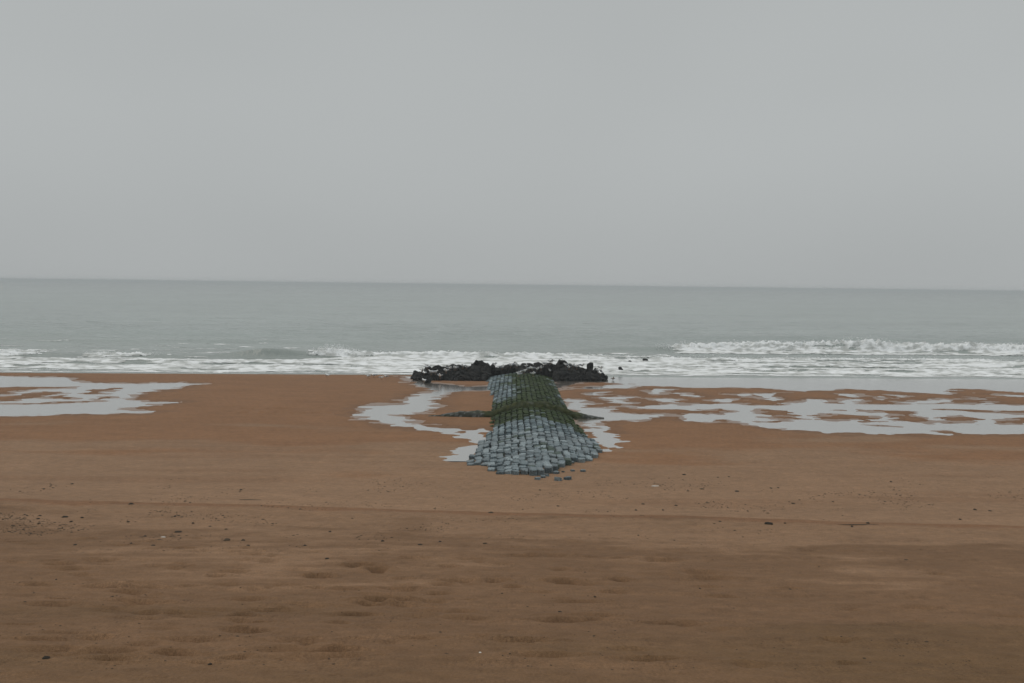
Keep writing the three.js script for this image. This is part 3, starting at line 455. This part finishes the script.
// ------------------------------------------------------------------ wrack and scraps on the sand
{
  const r = rng(77);
  const lumpGeo = (q) => { let g = new THREE.IcosahedronGeometry(1, 1); g.deleteAttribute('uv'); g.deleteAttribute('normal'); g = mergeVertices(g, 1e-4); const a = g.attributes.position; for (let i = 0; i < a.count; i++) { const x = a.getX(i), y = a.getY(i), z = a.getZ(i), k = 1 + 0.55 * noise(x * 1.7 + q * 5, z * 1.7 + y * 2.3 + 3); a.setXYZ(i, x * k, Math.max(-0.25, y * k * 0.75), z * k); } g.computeVertexNormals(); return g; };
  const geos = [0, 1, 2, 3, 4].map(lumpGeo), dark = [[0.03, 0.024, 0.018], [0.07, 0.05, 0.033], [0.05, 0.038, 0.028]].map((c) => new THREE.MeshPhysicalMaterial({ color: new THREE.Color().setRGB(...c), roughness: 0.9, specularIntensity: 0.2 })), shell = new THREE.MeshStandardMaterial({ color: new THREE.Color().setRGB(0.55, 0.54, 0.5), roughness: 0.6 });
  const drop = (name, px, py, w, h, l, mat, label, cat, group) => { const p = at(px, py), m = mesh(name, geos[Math.floor(r() * 5)], mat); m.scale.set(w, h, l); m.rotation.y = r() * 0.6 - 0.3; m.position.set(p.x, ground(p.x, p.y) + h * 0.1, -p.y); tag(m, label, cat, group); };
  drop('seaweed_clump', 768.5, 523.5, .11, .07, .12, dark[0], 'largest black seaweed clump, on the sand edge at the right', 'seaweed'); drop('seaweed_clump', 131, 504, .085, .05, .1, dark[0], 'black seaweed clump on the sand edge at the left', 'seaweed'); drop('seaweed_clump', 46, 657, .05, .028, .05, dark[0], 'dark lump low on the sand in the left foreground', 'seaweed'); drop('seaweed_clump', 491, 512.5, .075, .035, .1, dark[1], 'dark seaweed clump on the sand edge near the middle', 'seaweed'); drop('seaweed_clump', 382.5, 541, .05, .035, .06, dark[0], 'dark seaweed clump on the upper sand left of the middle', 'seaweed');
  drop('driftwood_twig', 860, 524.5, .55, .02, .05, dark[1], 'thin dark twig lying along the sand edge at the right', 'twig'); drop('shell', 655, 486, .13, .02, .06, shell, 'white shell scrap on the flat sand right of the groyne toe', 'shell'); drop('shell', 163, 537, .06, .01, .06, shell, 'pale shell scrap on the upper sand at the left', 'shell'); drop('shell', 480, 655, .016, .01, .02, shell, 'small pale shell in the bottom foreground', 'shell'); drop('driftwood_twig', 250, 500, .35, .015, .06, dark[1], 'thin dark twig on the flat sand at the left', 'twig');
  for (const [px, py, s = 1] of [[65, 517, 1.6], [71, 522.5, 1.2], [82, 518], [39, 524], [128, 522], [178, 532, 1.6], [193, 523], [210, 526.5], [226, 529], [227, 541, 1.6], [243, 541, 1.2], [248, 546, 1.1], [75, 544], [131, 543], [153, 545.5], [145, 535.5], [40, 516], [38, 519], [175, 516], [241, 490], [44, 489], [72, 484], [702, 489, 1.3], [688, 491], [737, 491.5, 1.4], [771, 488.5], [778, 488], [676, 505.5, 1.2], [643, 504], [636, 510], [663, 510], [720, 521, 1.2], [793, 504, 1.3], [868, 523, 1.4], [833, 502], [891, 482, 1.2], [785, 523], [852, 526.5], [684, 475, 1.4], [729, 477], [718, 477.5], [975, 510, 1.4], [990, 511], [960, 520], [540, 490], [558, 506], [585, 572.5], [502, 593.5], [595, 597], [112, 597], [56, 581], [327, 559], [420, 545], [330, 532, 1.1], [305, 546], [440, 541.5], [485, 544], [210, 665], [440, 633], [560, 612], [906, 560], [700, 590], [790, 591]])
    drop('seaweed_scrap', px, py, (0.04 + 0.03 * r()) * s * (py > 560 ? 0.4 : 0.8), 0.034 * s * (py > 560 ? 0.5 : 0.9), (0.05 + 0.03 * r()) * s * (py > 560 ? 0.5 : 0.9), dark[Math.floor(r() * 3)], `${s > 1.15 ? 'larger' : 'small'} dark seaweed scrap ${py < 500 ? 'on the pale flat beyond the sand edge' : py < 550 ? 'just above the sand edge' : 'on the trodden foreground sand'}, ${px < 130 ? 'far left' : px < 280 ? 'left' : px < 460 ? 'left of the middle' : px < 620 ? 'near the middle' : px < 800 ? 'right of the middle' : 'far right'}`, 'seaweed', 'seaweed scraps on the sand');
  const n = 2400, inst = new THREE.InstancedMesh(geos[1], dark[1], n), M = new THREE.Matrix4(), Q = new THREE.Quaternion(), E = new THREE.Euler();
  for (let i = 0; i < n; i++) {
    let k, px, py; do { k = r(); px = r() * 1100 - 40; py = k < 0.45 ? 478 + r() * 34 : k < 0.8 ? 510 + r() * 42 : 540 + r() * 130; if (k >= 0.45 && k < 0.8) px = r() * r() * 900; } while (noise(px * 0.014, py * 0.09) < (k < 0.8 ? 0.05 : -0.1) + 0.2 * r());
    const p = at(px, py), s = (0.011 + 0.024 * r() * r() * r()) * (py > 540 ? 0.5 : 1);
    M.compose(new THREE.Vector3(p.x, ground(p.x, p.y), -p.y), Q.setFromEuler(E.set(0, r() * 6, 0)), new THREE.Vector3(s * (1 + r()), s * 1.0, s * (1 + r()))); inst.setMatrixAt(i, M);
  }
  inst.name = 'wrack_crumbs'; inst.castShadow = inst.receiveShadow = true; scene.add(inst); tag(inst, 'fine dark wrack crumbs strewn over the sand', 'wrack', null, 'stuff');
}

renderer.render(scene, camera);
